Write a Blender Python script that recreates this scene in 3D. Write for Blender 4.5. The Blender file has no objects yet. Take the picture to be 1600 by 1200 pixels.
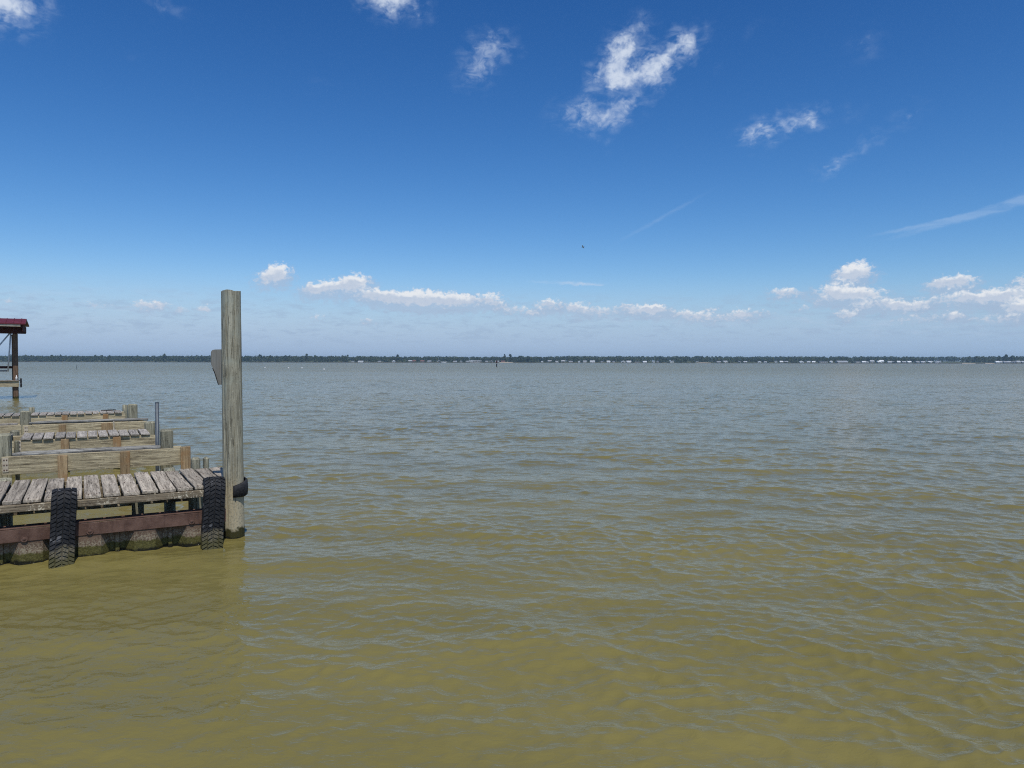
import bpy, bmesh, math, random
import numpy as np
from mathutils import Vector, Matrix
R = math.radians
random.seed(7); rng = np.random.default_rng(11)
S = bpy.context.scene
COL = S.collection

# ------------------------------------------------------------------ camera
CAM_H = 2.5
cd = bpy.data.cameras.new('camera'); cam = bpy.data.objects.new('camera', cd); COL.objects.link(cam)
cd.sensor_width = 36; cd.lens = 26.19; cd.clip_start = 0.1; cd.clip_end = 20000
pit, rol = math.atan(34.7/1164), R(0.10)
F = Vector((0, math.cos(pit), -math.sin(pit))); U0 = Vector((0, math.sin(pit), math.cos(pit))); R0 = Vector((1, 0, 0))
RX = R0*math.cos(rol)+U0*math.sin(rol); UX = -R0*math.sin(rol)+U0*math.cos(rol)
cam.matrix_world = Matrix(((RX.x, UX.x, -F.x, 0), (RX.y, UX.y, -F.y, 0), (RX.z, UX.z, -F.z, CAM_H), (0, 0, 0, 1)))
S.camera = cam
S.render.resolution_x, S.render.resolution_y = 1024, 768
S.view_settings.view_transform = 'Standard'; S.view_settings.look = 'None'
S.view_settings.exposure = 0.0; S.view_settings.gamma = 1.0; S.view_settings.use_curve_mapping = False
S.cycles.use_denoising = False
try: S.cycles.denoiser = 'OPENIMAGEDENOISE'
except Exception: pass
S.cycles.pixel_filter_type = 'BLACKMAN_HARRIS'; S.cycles.filter_width = 1.1
S.cycles.max_bounces = 6; S.cycles.volume_bounces = 0
SUN_EL, SUN_AZ = R(62), R(157)          # behind the camera, to the right
sd = bpy.data.lights.new('sun', 'SUN'); sun = bpy.data.objects.new('sun', sd); COL.objects.link(sun)
sd.energy = 3.4; sd.angle = R(0.53); sd.color = (1.0, 0.955, 0.88)
to_sun = Vector((math.sin(SUN_AZ)*math.cos(SUN_EL), math.cos(SUN_AZ)*math.cos(SUN_EL), math.sin(SUN_EL)))
sun.rotation_euler = to_sun.to_track_quat('Z', 'Y').to_euler(); sun.location = (30, -50, 80)

# ------------------------------------------------------------------ node helper
class G:
    def __init__(self, nt): self.nt = nt; nt.nodes.clear()
    def n(self, t, ins=None, **props):
        nd = self.nt.nodes.new(t)
        for k, v in props.items(): setattr(nd, k, v)
        for k, v in (ins or {}).items():
            if isinstance(v, bpy.types.NodeSocket): self.nt.links.new(v, nd.inputs[k])
            else: nd.inputs[k].default_value = v
        return nd
    def m(self, op, a, b=0.0, c=0.0, clamp=False):
        return self.n('ShaderNodeMath', {0: a, 1: b, 2: c}, operation=op, use_clamp=clamp).outputs[0]
    def vm(self, op, a, b=(0, 0, 0)):
        nd = self.n('ShaderNodeVectorMath', {0: a, 1: b}, operation=op); return nd.outputs[0]
    def mr(self, v, a, b, c=0.0, d=1.0, smooth=True):
        return self.n('ShaderNodeMapRange', {'Value': v, 'From Min': a, 'From Max': b, 'To Min': c, 'To Max': d},
                      interpolation_type='SMOOTHSTEP' if smooth else 'LINEAR').outputs[0]
    def mix(self, f, a, b, mode='MIX'):
        nd = self.nt.nodes.new('ShaderNodeMix'); nd.data_type = 'RGBA'; nd.blend_type = mode
        for i, v in ((0, f), (6, a), (7, b)):
            if isinstance(v, bpy.types.NodeSocket): self.nt.links.new(v, nd.inputs[i])
            else: nd.inputs[i].default_value = v if i == 0 else (tuple(v)+(1,))[:4]
        return nd.outputs[2]
    def noise(self, vec, scale, detail=4, rough=0.55, dist=0.0, dim='3D', typ=None):
        nd = self.n('ShaderNodeTexNoise', {'Scale': scale, 'Detail': detail, 'Roughness': rough, 'Distortion': dist}, noise_dimensions=dim)
        if typ: nd.noise_type = typ
        if vec is not None: self.nt.links.new(vec, nd.inputs['Vector'])
        return nd
    def map(self, vec, scale=(1, 1, 1), loc=(0, 0, 0), rot=(0, 0, 0), typ='POINT'):
        return self.n('ShaderNodeMapping', {'Vector': vec, 'Location': loc, 'Rotation': rot, 'Scale': scale}, vector_type=typ).outputs[0]
    def xyz(self, v): return self.n('ShaderNodeSeparateXYZ', {0: v}).outputs
    def comb(self, x, y, z=0.0): return self.n('ShaderNodeCombineXYZ', {0: x, 1: y, 2: z}).outputs[0]

# ------------------------------------------------------------------ world: Nishita sky with clouds set by direction
W = bpy.data.worlds.new("World"); S.world = W; W.use_nodes = True
g = G(W.node_tree)
SKY_STR = 0.10
sky = g.n('ShaderNodeTexSky', sky_type='NISHITA', sun_disc=False, sun_elevation=SUN_EL, sun_rotation=SUN_AZ,
          altitude=0.0, air_density=1.0, dust_density=0.3, ozone_density=3.0)
geo = g.n('ShaderNodeTexCoord').outputs['Generated']
dx, dy, dz = g.xyz(g.vm('NORMALIZE', geo))
az = g.m('MULTIPLY', g.m('ARCTAN2', dx, dy), 57.29578)
el = g.m('MULTIPLY', g.m('ARCSINE', dz), 57.29578)
ae = g.comb(az, el)
def blobs(vec, L, grow=1.0, dyf=0.0, sf=1.0):
    acc = None
    for a, e, rx, ry, rot, s in L:
        mp = g.map(vec, (rx*grow, ry*grow, 1), (a, e+ry*dyf, 0), (0, 0, R(rot)), 'TEXTURE')
        gr = g.n('ShaderNodeTexGradient', {'Vector': mp}, gradient_type='SPHERICAL').outputs['Fac']
        v = g.m('MULTIPLY', gr, s*sf)
        acc = v if acc is None else g.m('MAXIMUM', acc, v) if False else g.m('ADD', acc, v)
    return acc
CIRRUS = [(31.56, 9.52, 6.06, 0.36, 13.0, 0.8), (28.64, 9.13, 4.16, 0.21, 9.0, 0.7), (33.97, 10.09, 3.04, 0.55, 18.0, 0.5), (11.32, 10.7, 5.18, 0.23, 27.0, 0.4), (4.39, 6.01, 3.9, 0.19, -2.0, 0.8)]
HIGH = [(-33.65, 21.32, 2.59, 1.56, 0.0, 1.0), (-35.11, 21.99, 3.01, 2.02, 0.0, 1.0), (-25.21, 23.07, 1.29, 0.88, 0.0, 0.5), (-23.4, 23.0, 1.24, 0.56, 0.0, 0.3), (-8.71, 25.21, 2.75, 1.62, 0.0, 0.95), (-9.66, 26.0, 2.83, 1.52, 0.0, 0.8), (-7.05, 24.41, 1.2, 0.71, 0.0, 0.4), (-2.47, 21.6, 2.33, 1.66, 30.0, 0.8), (-1.26, 22.97, 1.94, 1.06, 10.0, 0.55), (0.2, 22.45, 0.97, 0.57, 0.0, 0.35), (8.87, 22.86, 2.09, 1.37, 40.0, 1.1), (7.78, 21.58, 2.29, 1.65, 40.0, 1.0), (7.46, 20.55, 1.91, 1.25, 0.0, 0.7), (9.6, 20.78, 3.31, 1.24, 22.0, 1.05), (11.7, 21.64, 2.8, 1.06, 28.0, 0.8), (13.31, 22.56, 1.66, 1.11, 20.0, 0.85), (5.07, 18.29, 2.9, 1.3, 10.0, 0.62), (6.99, 17.89, 3.17, 1.3, 5.0, 0.68), (9.14, 19.0, 3.33, 1.02, 35.0, 0.6), (6.76, 16.85, 0.77, 1.14, 0.0, 0.4), (6.02, 19.55, 1.64, 0.85, 45.0, 0.4), (11.25, 20.15, 1.59, 0.67, 40.0, 0.3), (18.02, 16.27, 1.59, 1.27, 0.0, 0.95), (20.27, 16.78, 2.33, 1.0, 10.0, 0.75), (21.84, 16.65, 1.18, 0.82, 0.0, 0.65), (23.86, 14.04, 2.38, 0.75, 18.0, 0.6), (25.65, 15.2, 1.2, 0.57, 20.0, 0.4), (27.69, 16.21, 1.85, 0.63, 20.0, 0.42), (24.11, 16.76, 0.98, 0.73, 0.0, 0.35), (22.84, 13.6, 1.25, 0.59, 10.0, 0.4), (24.97, 20.87, 1.62, 1.07, 10.0, 0.42), (17.81, 22.79, 1.15, 0.7, 10.0, 0.36), (-26.82, 19.93, 0.98, 0.46, 0.0, 0.25), (-14.1, 19.49, 1.38, 0.91, 0.0, 0.25), (15.25, 20.67, 0.91, 0.57, 60.0, 0.25)]
LOW = [(-18.03, 6.11, 1.15, 0.69, 10.0, 0.9), (-17.27, 6.55, 0.98, 0.74, 0.0, 1.0), (-14.88, 5.38, 1.19, 0.52, 10.0, 0.8), (-13.26, 5.65, 2.05, 0.71, 8.0, 0.95), (-11.72, 6.02, 1.22, 0.71, 0.0, 1.0), (-10.21, 5.0, 2.38, 0.62, -5.0, 0.95), (-7.81, 4.9, 2.31, 0.77, 0.0, 1.0), (-5.64, 4.78, 2.67, 0.73, 0.0, 1.0), (-3.93, 4.65, 1.47, 0.58, 0.0, 0.8), (-1.83, 4.81, 1.37, 0.58, 0.0, 0.95), (0.48, 3.98, 1.77, 0.44, 0.0, 0.55), (2.83, 4.42, 1.18, 0.53, 0.0, 0.85), (4.89, 4.17, 1.27, 0.53, 0.0, 0.9), (6.83, 3.87, 1.65, 0.48, 0.0, 0.7), (9.72, 3.94, 1.72, 0.48, 0.0, 0.85), (10.9, 3.93, 1.14, 0.48, 0.0, 0.9), (13.72, 3.51, 1.67, 0.43, 0.0, 0.7), (17.14, 3.6, 1.17, 0.37, 0.0, 0.7), (15.79, 3.25, 2.73, 0.42, 0.0, 0.45), (20.12, 5.05, 1.38, 0.5, 0.0, 0.85), (23.98, 6.08, 0.98, 0.66, 0.0, 0.85), (24.79, 6.35, 1.21, 0.79, 0.0, 1.1), (23.37, 4.99, 1.57, 0.67, 0.0, 0.95), (25.01, 4.71, 1.85, 0.66, 0.0, 1.0), (26.81, 4.04, 1.17, 0.48, 0.0, 0.8), (27.97, 3.74, 1.38, 0.47, 0.0, 0.8), (24.14, 3.37, 0.98, 0.45, 0.0, 0.8), (30.81, 5.39, 1.3, 0.58, 0.0, 1.0), (29.64, 5.16, 1.11, 0.42, 0.0, 0.6), (31.3, 4.29, 2.37, 0.54, 3.0, 0.9), (33.22, 4.29, 1.72, 0.57, 10.0, 0.9), (30.66, 3.18, 0.73, 0.42, 0.0, 0.8), (34.09, 3.52, 1.01, 0.53, 0.0, 0.9), (34.39, 5.19, 0.74, 0.56, 0.0, 0.7), (35.73, 3.85, 1.94, 0.99, 0.0, 0.9), (-26.24, 3.88, 1.03, 0.44, 0.0, 0.65), (-25.24, 3.83, 0.8, 0.35, 0.0, 0.6), (-23.9, 3.69, 0.57, 0.31, 0.0, 0.55), (-22.45, 3.69, 0.63, 0.36, 0.0, 0.65), (-29.12, 3.77, 1.13, 0.34, 0.0, 0.35), (-34.1, 3.81, 0.81, 0.28, 0.0, 0.4), (-14.66, 3.31, 0.64, 0.38, 0.0, 0.5), (-10.93, 3.08, 0.85, 0.34, 0.0, 0.4), (12.55, 3.77, 1.03, 0.33, 0.0, 0.5), (14.87, 3.92, 0.73, 0.28, 0.0, 0.4), (18.69, 3.67, 0.88, 0.28, 0.0, 0.45), (8.52, 4.24, 0.77, 0.29, 0.0, 0.4), (1.71, 3.79, 0.98, 0.29, 0.0, 0.45), (21.29, 3.84, 0.85, 0.27, 0.0, 0.45), (22.55, 4.35, 0.75, 0.36, 0.0, 0.5), (28.72, 4.14, 0.83, 0.38, 0.0, 0.6), (-0.99, 4.27, 0.98, 0.34, 0.0, 0.5), (25.22, 3.91, 1.04, 0.4, 0.0, 0.6), (28.74, 2.94, 2.27, 0.39, 0.0, 0.4), (33.08, 2.82, 2.07, 0.37, 0.0, 0.5)]
STREAK = [(4.39, 6.01, 3.9, 0.19, -2.0, 0.6), (6.82, 5.9, 2.9, 0.14, 0.0, 0.4), (23.19, 2.98, 14.52, 1.17, 0.0, 0.35), (7.32, 3.19, 13.53, 1.07, 0.0, 0.3), (29.13, 1.99, 12.0, 0.86, 0.0, 0.25), (-29.12, 3.6, 15.75, 2.56, 0.0, 0.3), (-9.74, 2.42, 12.41, 0.77, 0.0, 0.22)]

# upper wisps
w1 = g.vm('SCALE', g.vm('SUBTRACT', g.noise(ae, 0.55, 4, 0.6).outputs['Color'], (0.5, 0.5, 0.5))); w1.node.inputs[3].default_value = 2.6
aeh = g.vm('ADD', ae, w1)
hd = blobs(aeh, HIGH)
fine = g.noise(g.map(ae, (1, 1.5, 1), (0, 0, 0), (0, 0, R(-30))), 1.15, 5, 0.50, 1.7).outputs['Fac']
hd2 = g.m('ADD', hd, g.m('MULTIPLY', g.m('SUBTRACT', fine, 0.52), 0.85))
hgate = g.mr(hd, 0.0, 0.55)
ha = g.m('MULTIPLY', g.mr(hd2, 0.12, 1.40), hgate)
wisp = g.noise(g.map(ae, (0.8, 1.7, 1), (3, 1, 0), (0, 0, R(-35))), 0.9, 4, 0.55, 0.5).outputs['Fac']
veil = g.m('MULTIPLY', g.mr(blobs(aeh, HIGH, 1.45), 0.05, 0.9), g.mr(wisp, 0.36, 0.74, 0, .36))
ha = g.m('MAXIMUM', ha, veil)
# low cumulus
w2 = g.vm('SCALE', g.vm('SUBTRACT', g.noise(ae, 1.6, 3, 0.55).outputs['Color'], (0.5, 0.5, 0.5))); w2.node.inputs[3].default_value = 0.75
ael = g.vm('ADD', ae, w2)
ld = blobs(ael, LOW, 1.12)
ldb = blobs(g.vm('ADD', ael, (-0.10, -0.25, 0)), LOW, 1.12)
puff = g.noise(g.map(ae, (1, 1.3, 1)), 2.6, 6, 0.6, 0.2).outputs['Fac']
ld2 = g.m('ADD', ld, g.m('MULTIPLY', g.m('SUBTRACT', puff, 0.5), 1.6))
la = g.m('MULTIPLY', g.mr(ld2, 0.14, 0.74), g.mr(ld, 0.01, 0.12))
gd = blobs(ael, LOW, 1.7, -0.5, 0.8)
gd2 = g.m('ADD', gd, g.m('MULTIPLY', g.m('SUBTRACT', puff, 0.5), 1.4))
ga = g.m('MULTIPLY', g.mr(gd2, 0.05, 0.75), g.mr(gd, 0.01, 0.2))
# thin streak layers
sn = g.noise(g.map(ae, (0.28, 1.5, 1)), 1.6, 6, 0.62, 0.4).outputs['Fac']
sdn = blobs(g.vm('ADD', ae, w2), STREAK)
sa = g.m('MULTIPLY', g.mr(sn, 0.40, 0.75), g.mr(sdn, 0.0, 0.6))
band = g.m('MULTIPLY', g.mr(el, 0.6, 2.2), g.mr(el, 6.0, 3.2))
bn = g.noise(g.map(ae, (0.5, 1.9, 1), (7, 3, 1)), 1.5, 6, 0.6, 0.3).outputs['Fac']
ba = g.m('MULTIPLY', g.mr(bn, 0.45, 0.70), band)
sr, sg_, sb = g.n('ShaderNodeSeparateColor', {0: sky.outputs[0]}).outputs[:3]
def grade(ch, p, a): return g.m('MULTIPLY', g.m('POWER', g.m('MULTIPLY', ch, SKY_STR), p), a/SKY_STR)
skyc = g.n('ShaderNodeCombineColor', {0: grade(sr, 2.0, 1.85), 1: grade(sg_, 1.48, 1.26), 2: grade(sb, 1.26, 1.32)}).outputs[0]
skyc = g.mix(g.mr(el, 28, 55, 0, .7), skyc, sky.outputs[0])
def C(r, gg, b): return (r/SKY_STR, gg/SKY_STR, b/SKY_STR)
lowhaze = g.m('MULTIPLY', g.mr(el, 7.0, 0.5), 0.85)
c = skyc
c = g.mix(lowhaze, c, C(.305, .485, .735))
c = g.mix(g.m('MULTIPLY', sa, 0.75), c, C(.52, .63, .80))
cir = blobs(g.vm('ADD', ae, g.vm('MULTIPLY', w2, (.5, .35, 0))), CIRRUS)
c = g.mix(g.m('MULTIPLY', g.mr(cir, 0.0, 0.7), g.mr(sn, .25, .65, .05, .25)), c, C(.55, .68, .86))
c = g.mix(g.m('MULTIPLY', ba, 0.5), c, C(.335, .45, .625))
c = g.mix(g.m('MULTIPLY', ga, 0.62), c, C(.40, .50, .665))
lit = g.m('ADD', g.mr(g.m('SUBTRACT', ldb, ld), -0.30, 0.30, 0, .75), g.m('MULTIPLY', puff, .45))
lowcol = g.mix(g.m('MINIMUM', lit, 1.0), C(.46, .55, .70), C(.84, .86, .89))
c = g.mix(g.m('MULTIPLY', la, 0.93), c, lowcol)
hicol = g.mix(ha, C(.42, .55, .78), C(.70, .77, .88))
c = g.mix(g.m('MULTIPLY', ha, 0.86), c, hicol)
bg = g.n('ShaderNodeBackground', {'Color': c, 'Strength': SKY_STR})
g.n('ShaderNodeOutputWorld', {'Surface': bg.outputs[0]})
W.cycles.sampling_method = 'MANUAL'; W.cycles.sample_map_resolution = 512

# ------------------------------------------------------------------ object helpers
def put(name, me, parent=None, mats=()):
    o = bpy.data.objects.new(name, me); COL.objects.link(o)
    for m_ in mats: me.materials.append(m_)
    if parent: o.parent = parent
    return o
def tag(o, label=None, cat=None, group=None, kind=None):
    for k, v in (('label', label), ('category', cat), ('group', group), ('kind', kind)):
        if v: o[k] = v
    return o
def empty(name, loc=(0, 0, 0), rz=0.0):
    o = bpy.data.objects.new(name, None); COL.objects.link(o); o.empty_display_size = 0.2
    o.location = loc; o.rotation_euler = (0, 0, rz); return o
def mesh(name, V, Fc, smooth=False):
    me = bpy.data.meshes.new(name); me.from_pydata([tuple(v) for v in V], [], [tuple(f) for f in Fc]); me.update()
    if smooth: me.polygons.foreach_set('use_smooth', [True]*len(me.polygons))
    return me
def bm_mesh(name, bm, smooth=False):
    bmesh.ops.recalc_face_normals(bm, faces=bm.faces)
    me = bpy.data.meshes.new(name); bm.to_mesh(me); bm.free()
    if smooth: me.polygons.foreach_set('use_smooth', [True]*len(me.polygons))
    return me
def add_box(bm, x0, x1, y0, y1, z0, z1, bev=0.006, jit=0.0, cuts=0, axis=0):
    q = bmesh.new(); bmesh.ops.create_cube(q, size=1.0)
    for v in q.verts: v.co = Vector((x0+(v.co.x+.5)*(x1-x0), y0+(v.co.y+.5)*(y1-y0), z0+(v.co.z+.5)*(z1-z0)))
    if cuts:
        al = [e for e in q.edges if abs((e.verts[0].co-e.verts[1].co)[axis]) > 1e-6]
        bmesh.ops.subdivide_edges(q, edges=al, cuts=cuts)
    if bev:
        q.normal_update(); es = [e for e in q.edges if len(e.link_faces) == 2 and e.calc_face_angle(0) > 0.5]
        bmesh.ops.bevel(q, geom=es, offset=bev, segments=1, affect='EDGES', profile=0.5)
    if jit:
        for v in q.verts:
            k = [random.uniform(-jit, jit) for _ in range(3)]; v.co += Vector(k)*.6
    t = bpy.data.meshes.new('tmp'); q.to_mesh(t); q.free(); bm.from_mesh(t); bpy.data.meshes.remove(t)
def box_me(name, *a, **k):
    bm = bmesh.new(); add_box(bm, *a, **k); return bm_mesh(name, bm)
def tube(bm, pts, rad, seg=8, cap=True):
    rings = []
    for i, p in enumerate(pts):
        p = Vector(p); d = (Vector(pts[min(i+1, len(pts)-1)])-Vector(pts[max(i-1, 0)])).normalized()
        a = d.orthogonal().normalized() if i == 0 else (rings[-1][1]-d*rings[-1][1].dot(d)).normalized()
        b = d.cross(a); r_ = rad[i] if hasattr(rad, '__len__') else rad
        rings.append(([bm.verts.new(p+(a*math.cos(t)+b*math.sin(t))*r_) for t in [2*math.pi*k/seg for k in range(seg)]], a))
    for i in range(len(rings)-1):
        for k in range(seg):
            bm.faces.new((rings[i][0][k], rings[i][0][(k+1) % seg], rings[i+1][0][(k+1) % seg], rings[i+1][0][k]))
    if cap: bm.faces.new(rings[0][0][::-1]); bm.faces.new(rings[-1][0])

# ------------------------------------------------------------------ materials
def newmat(name):
    m_ = bpy.data.materials.new(name); m_.use_nodes = True; return m_, G(m_.node_tree)
def finish(g_, col, rough=0.8, bump=None, bstr=0.3, bdist=0.01, spec=0.35, metal=0.0, normal=None, ior=1.45):
    ins = {'Base Color': col, 'Roughness': rough, 'Specular IOR Level': spec, 'Metallic': metal, 'IOR': ior}
    if bump is not None: ins['Normal'] = g_.n('ShaderNodeBump', {'Strength': bstr, 'Distance': bdist, 'Height': bump}).outputs[0]
    if normal is not None: ins['Normal'] = normal
    b = g_.n('ShaderNodeBsdfPrincipled', ins)
    g_.n('ShaderNodeOutputMaterial', {'Surface': b.outputs[0]}); return b
def plain(name, col, rough=0.7, var=0.2, scale=3.0, spec=0.3, metal=0.0):
    m_, g_ = newmat(name)
    co = g_.n('ShaderNodeTexCoord').outputs['Object']
    nz = g_.noise(co, scale, 5, 0.6).outputs['Fac']
    c = g_.mix(g_.mr(nz, 0.3, 0.7), tuple(x*(1-var) for x in col), tuple(x*(1+var) for x in col))
    finish(g_, c, rough, nz, 0.2, 0.01, spec, metal); return m_
def wood(name, light, dark, axis, stain=None, crack=0.6, spread=0.35, algae=None, lichen=None):
    """weathered timber; axis = grain direction in object space"""
    m_, g_ = newmat(name)
    tc = g_.n('ShaderNodeTexCoord').outputs['Object']
    oi = g_.n('ShaderNodeObjectInfo')
    off = g_.vm('SCALE', (3.1, 5.7, 9.3)); off.node.inputs[3].default_value = 1.0
    g_.nt.links.new(g_.m('MULTIPLY', oi.outputs['Random'], 40.0), off.node.inputs[3])
    p = g_.vm('ADD', tc, off)
    sc = [9.0, 9.0, 9.0]; sc[axis] = 0.55
    grain = g_.noise(g_.map(p, tuple(sc)), 3.0, 7, 0.62, 0.8).outputs['Fac']
    sc2 = [34.0, 34.0, 34.0]; sc2[axis] = 1.1
    fine = g_.noise(g_.map(p, tuple(sc2)), 2.0, 4, 0.6, 1.2).outputs['Fac']
    blot = g_.noise(p, 2.3, 5, 0.65).outputs['Fac']
    speck = g_.noise(p, 38, 3, 0.7).outputs['Fac']
    c = g_.mix(g_.mr(grain, 0.30, 0.68), dark, light)
    c = g_.mix(g_.m('MULTIPLY', g_.mr(blot, 0.38, 0.66), 0.62), c, tuple(x*0.62 for x in light))
    rnd = g_.mr(oi.outputs['Random'], 0, 1, 1-spread, 1+spread*0.55, False)
    c = g_.mix(1.0, c, g_.comb(rnd, rnd, rnd), 'MULTIPLY')
    ck = g_.m('MULTIPLY', g_.mr(fine, 0.46, 0.33), crack)
    c = g_.mix(ck, c, tuple(x*0.22 for x in dark))
    c = g_.mix(g_.m('MULTIPLY', g_.mr(speck, 0.60, 0.72), 0.45), c, tuple(min(1, x*1.5) for x in light))
    c = g_.mix(g_.m('MULTIPLY', g_.mr(speck, 0.42, 0.30), 0.55), c, tuple(x*0.4 for x in dark))
    if stain:
        s2 = g_.noise(g_.map(p, (1, 1, 1), (3, 1, 8)), 3.2, 5, 0.6).outputs['Fac']
        c = g_.mix(g_.m('MULTIPLY', g_.mr(s2, 0.45, 0.66), 0.75), c, stain)
    if lichen:
        s3 = g_.noise(p, 24, 6, 0.75).outputs['Fac']; s4 = g_.noise(p, 2.5, 3, 0.5).outputs['Fac']
        c = g_.mix(g_.m('MULTIPLY', g_.mr(s3, 0.50, 0.58), g_.mr(s4, 0.38, 0.6)), c, lichen)
    if algae is not None:
        z = g_.xyz(g_.n('ShaderNodeNewGeometry').outputs['Position'])[2]
        zn = g_.m('ADD', z, g_.m('MULTIPLY', g_.m('SUBTRACT', g_.noise(tc, 9, 4, 0.6).outputs['Fac'], 0.5), 0.22))
        if algae == 0.13: c = g_.mix(g_.m('MULTIPLY', g_.mr(zn, 1.15, 0.55), g_.mr(speck, .36, .58, .35, .95)), c, (.46, .40, .27))
        c = g_.mix(g_.mr(zn, algae+0.03, algae-0.02), c, (.045, .042, .014))
        c = g_.mix(g_.mr(zn, 0.035, 0.0), c, (.012, .012, .007))
    h = g_.m('ADD', g_.m('MULTIPLY', grain, 0.6), g_.m('MULTIPLY', fine, 0.7))
    finish(g_, c, 0.86, h, 0.8, 0.012, 0.25); return m_

M_plank = wood('grey weathered plank wood', (.58, .505, .40), (.17, .14, .105), 1, crack=0.85, spread=0.28)
M_plank2 = wood('silver weathered plank wood', (.54, .49, .42), (.17, .15, .125), 1, crack=0.6, spread=0.25)
M_beam = wood('lichen coated beam wood', (.68, .585, .38), (.20, .16, .10), 0, crack=0.85, spread=0.15)
M_edge = wood('rotten edge board wood', (.32, .26, .175), (.07, .05, .034), 0, crack=0.9, spread=0.1, lichen=(.60, .54, .41))
M_log = wood('bleached log wood', (.42, .41, .37), (.06, .055, .05), 0, crack=0.9, spread=0.1)
M_cleat = wood('orange brown cleat wood', (.46, .335, .19), (.23, .15, .08), 2, stain=(.30, .165, .07), crack=0.6, spread=0.2, algae=0.1)
M_post = wood('grey green post wood', (.42, .40, .29), (.10, .095, .065), 2, crack=0.9, spread=0.2, algae=0.1)
M_piling = wood('pole wood with algae foot', (.45, .42, .31), (.155, .14, .095), 2, stain=(.33, .335, .26), crack=0.9, spread=0.0, algae=0.13)
M_darkwood = wood('maroon stained wood', (.10, .035, .028), (.05, .02, .016), 2, crack=0.5, spread=0.1)
M_paleboard = plain('pale board paint', (.48, .42, .32), 0.8, 0.2)
M_brownpost = wood('brown post wood', (.22, .14, .09), (.10, .065, .042), 2, crack=0.5, spread=0.1, algae=0.15)
M_steel = plain('galvanised steel', (.085, .10, .115), 0.5, 0.2, 6, 0.5, 0.3)
M_roofred = plain('red roof metal', (.12, .016, .022), 0.5, 0.15, 2, 0.5)
M_sign = None
def rust():
    m_, g_ = newmat('rusty steel')
    tc = g_.n('ShaderNodeTexCoord').outputs['Object']
    a = g_.noise(tc, 5, 8, 0.7).outputs['Fac']; b = g_.noise(g_.map(tc, (7, 7, 1.2)), 3, 5, 0.6).outputs['Fac']
    f = g_.noise(tc, 60, 3, 0.7).outputs['Fac']
    c = g_.mix(g_.mr(a, 0.3, 0.7), (.078, .043, .032), (.165, .100, .076))
    c = g_.mix(g_.m('MULTIPLY', g_.mr(b, 0.5, 0.75), 0.5), c, (.045, .026, .022))
    c = g_.mix(g_.m('MULTIPLY', g_.mr(f, 0.58, 0.75), 0.35), c, (.32, .22, .17))
    finish(g_, c, 0.85, g_.m('ADD', a, f), 0.4, 0.008, 0.25); return m_
M_rust = rust()
def sheet():
    m_, g_ = newmat('rusty sheet pile with algae')
    tc = g_.n('ShaderNodeTexCoord').outputs['Object']
    z = g_.xyz(tc)[2]
    a = g_.noise(tc, 6, 8, 0.7).outputs['Fac']; f = g_.noise(tc, 45, 4, 0.75).outputs['Fac']
    c = g_.mix(g_.mr(a, 0.3, 0.7), (.085, .05, .034), (.18, .122, .085))
    zn = g_.m('ADD', z, g_.m('MULTIPLY', g_.m('SUBTRACT', a, 0.5), 0.16))
    crust = g_.m('MULTIPLY', g_.mr(zn, 0.28, 0.17), g_.mr(f, 0.40, 0.62))
    c = g_.mix(crust, c, (.32, .28, .20))
    alg = g_.mix(g_.mr(f, 0.3, 0.7), (.050, .046, .012), (.13, .12, .038))
    c = g_.mix(g_.mr(zn, 0.155, 0.12), c, alg)
    c = g_.mix(g_.mr(zn, 0.05, 0.015), c, (.012, .012, .006))
    c = g_.mix(g_.m('MULTIPLY', g_.mr(f, 0.66, 0.70), g_.mr(zn, 0.07, 0.03)), c, (.5, .47, .40))
    finish(g_, c, 0.8, g_.m('ADD', a, f), 0.6, 0.012, 0.3); return m_
M_sheet = sheet()
def rubber():
    m_, g_ = newmat('worn tyre rubber')
    geo_ = g_.n('ShaderNodeNewGeometry'); tc = g_.n('ShaderNodeTexCoord').outputs['Object']
    z = g_.xyz(geo_.outputs['Position'])[2]
    a = g_.noise(tc, 7, 6, 0.65).outputs['Fac']; f = g_.noise(tc, 50, 3, 0.6).outputs['Fac']
    c = g_.mix(g_.mr(a, 0.35, 0.7), (.010, .0105, .012), (.030, .031, .034))
    c = g_.mix(g_.m('MULTIPLY', g_.mr(f, 0.5, 0.8), 0.3), c, (.13, .125, .12))
    sc_ = g_.noise(g_.map(tc, (9, 9, 9), (2, 5, 1)), 1.0, 2, .5).outputs['Fac']
    c = g_.mix(g_.m('MULTIPLY', g_.mr(sc_, .64, .70), .7), c, (.15, .15, .155))
    zn = g_.m('ADD', z, g_.m('MULTIPLY', g_.m('SUBTRACT', a, 0.5), 0.30))
    c = g_.mix(g_.m('MULTIPLY', g_.mr(zn, 0.23, 0.17), g_.mr(f, 0.25, 0.6)), c, (.13, .115, .075))
    c = g_.mix(g_.mr(zn, 0.15, 0.06), c, (.060, .056, .022))
    finish(g_, c, 0.68, f, 0.3, 0.004, 0.25); return m_
M_rubber = rubber()
def signm():
    m_, g_ = newmat('dull grey sign metal')
    tc = g_.n('ShaderNodeTexCoord').outputs['Object']
    st = g_.noise(g_.map(tc, (30, 30, 0.8)), 2, 5, 0.6).outputs['Fac']; a = g_.noise(tc, 6, 5, 0.6).outputs['Fac']
    c = g_.mix(g_.mr(st, 0.3, 0.7), (.15, .15, .135), (.235, .23, .205))
    c = g_.mix(g_.m('MULTIPLY', g_.mr(a, 0.5, 0.72), 0.6), c, (.17, .13, .09))
    finish(g_, c, 0.65, st, 0.2, 0.004, 0.35, 0.0); return m_
M_sign = signm()

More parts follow.
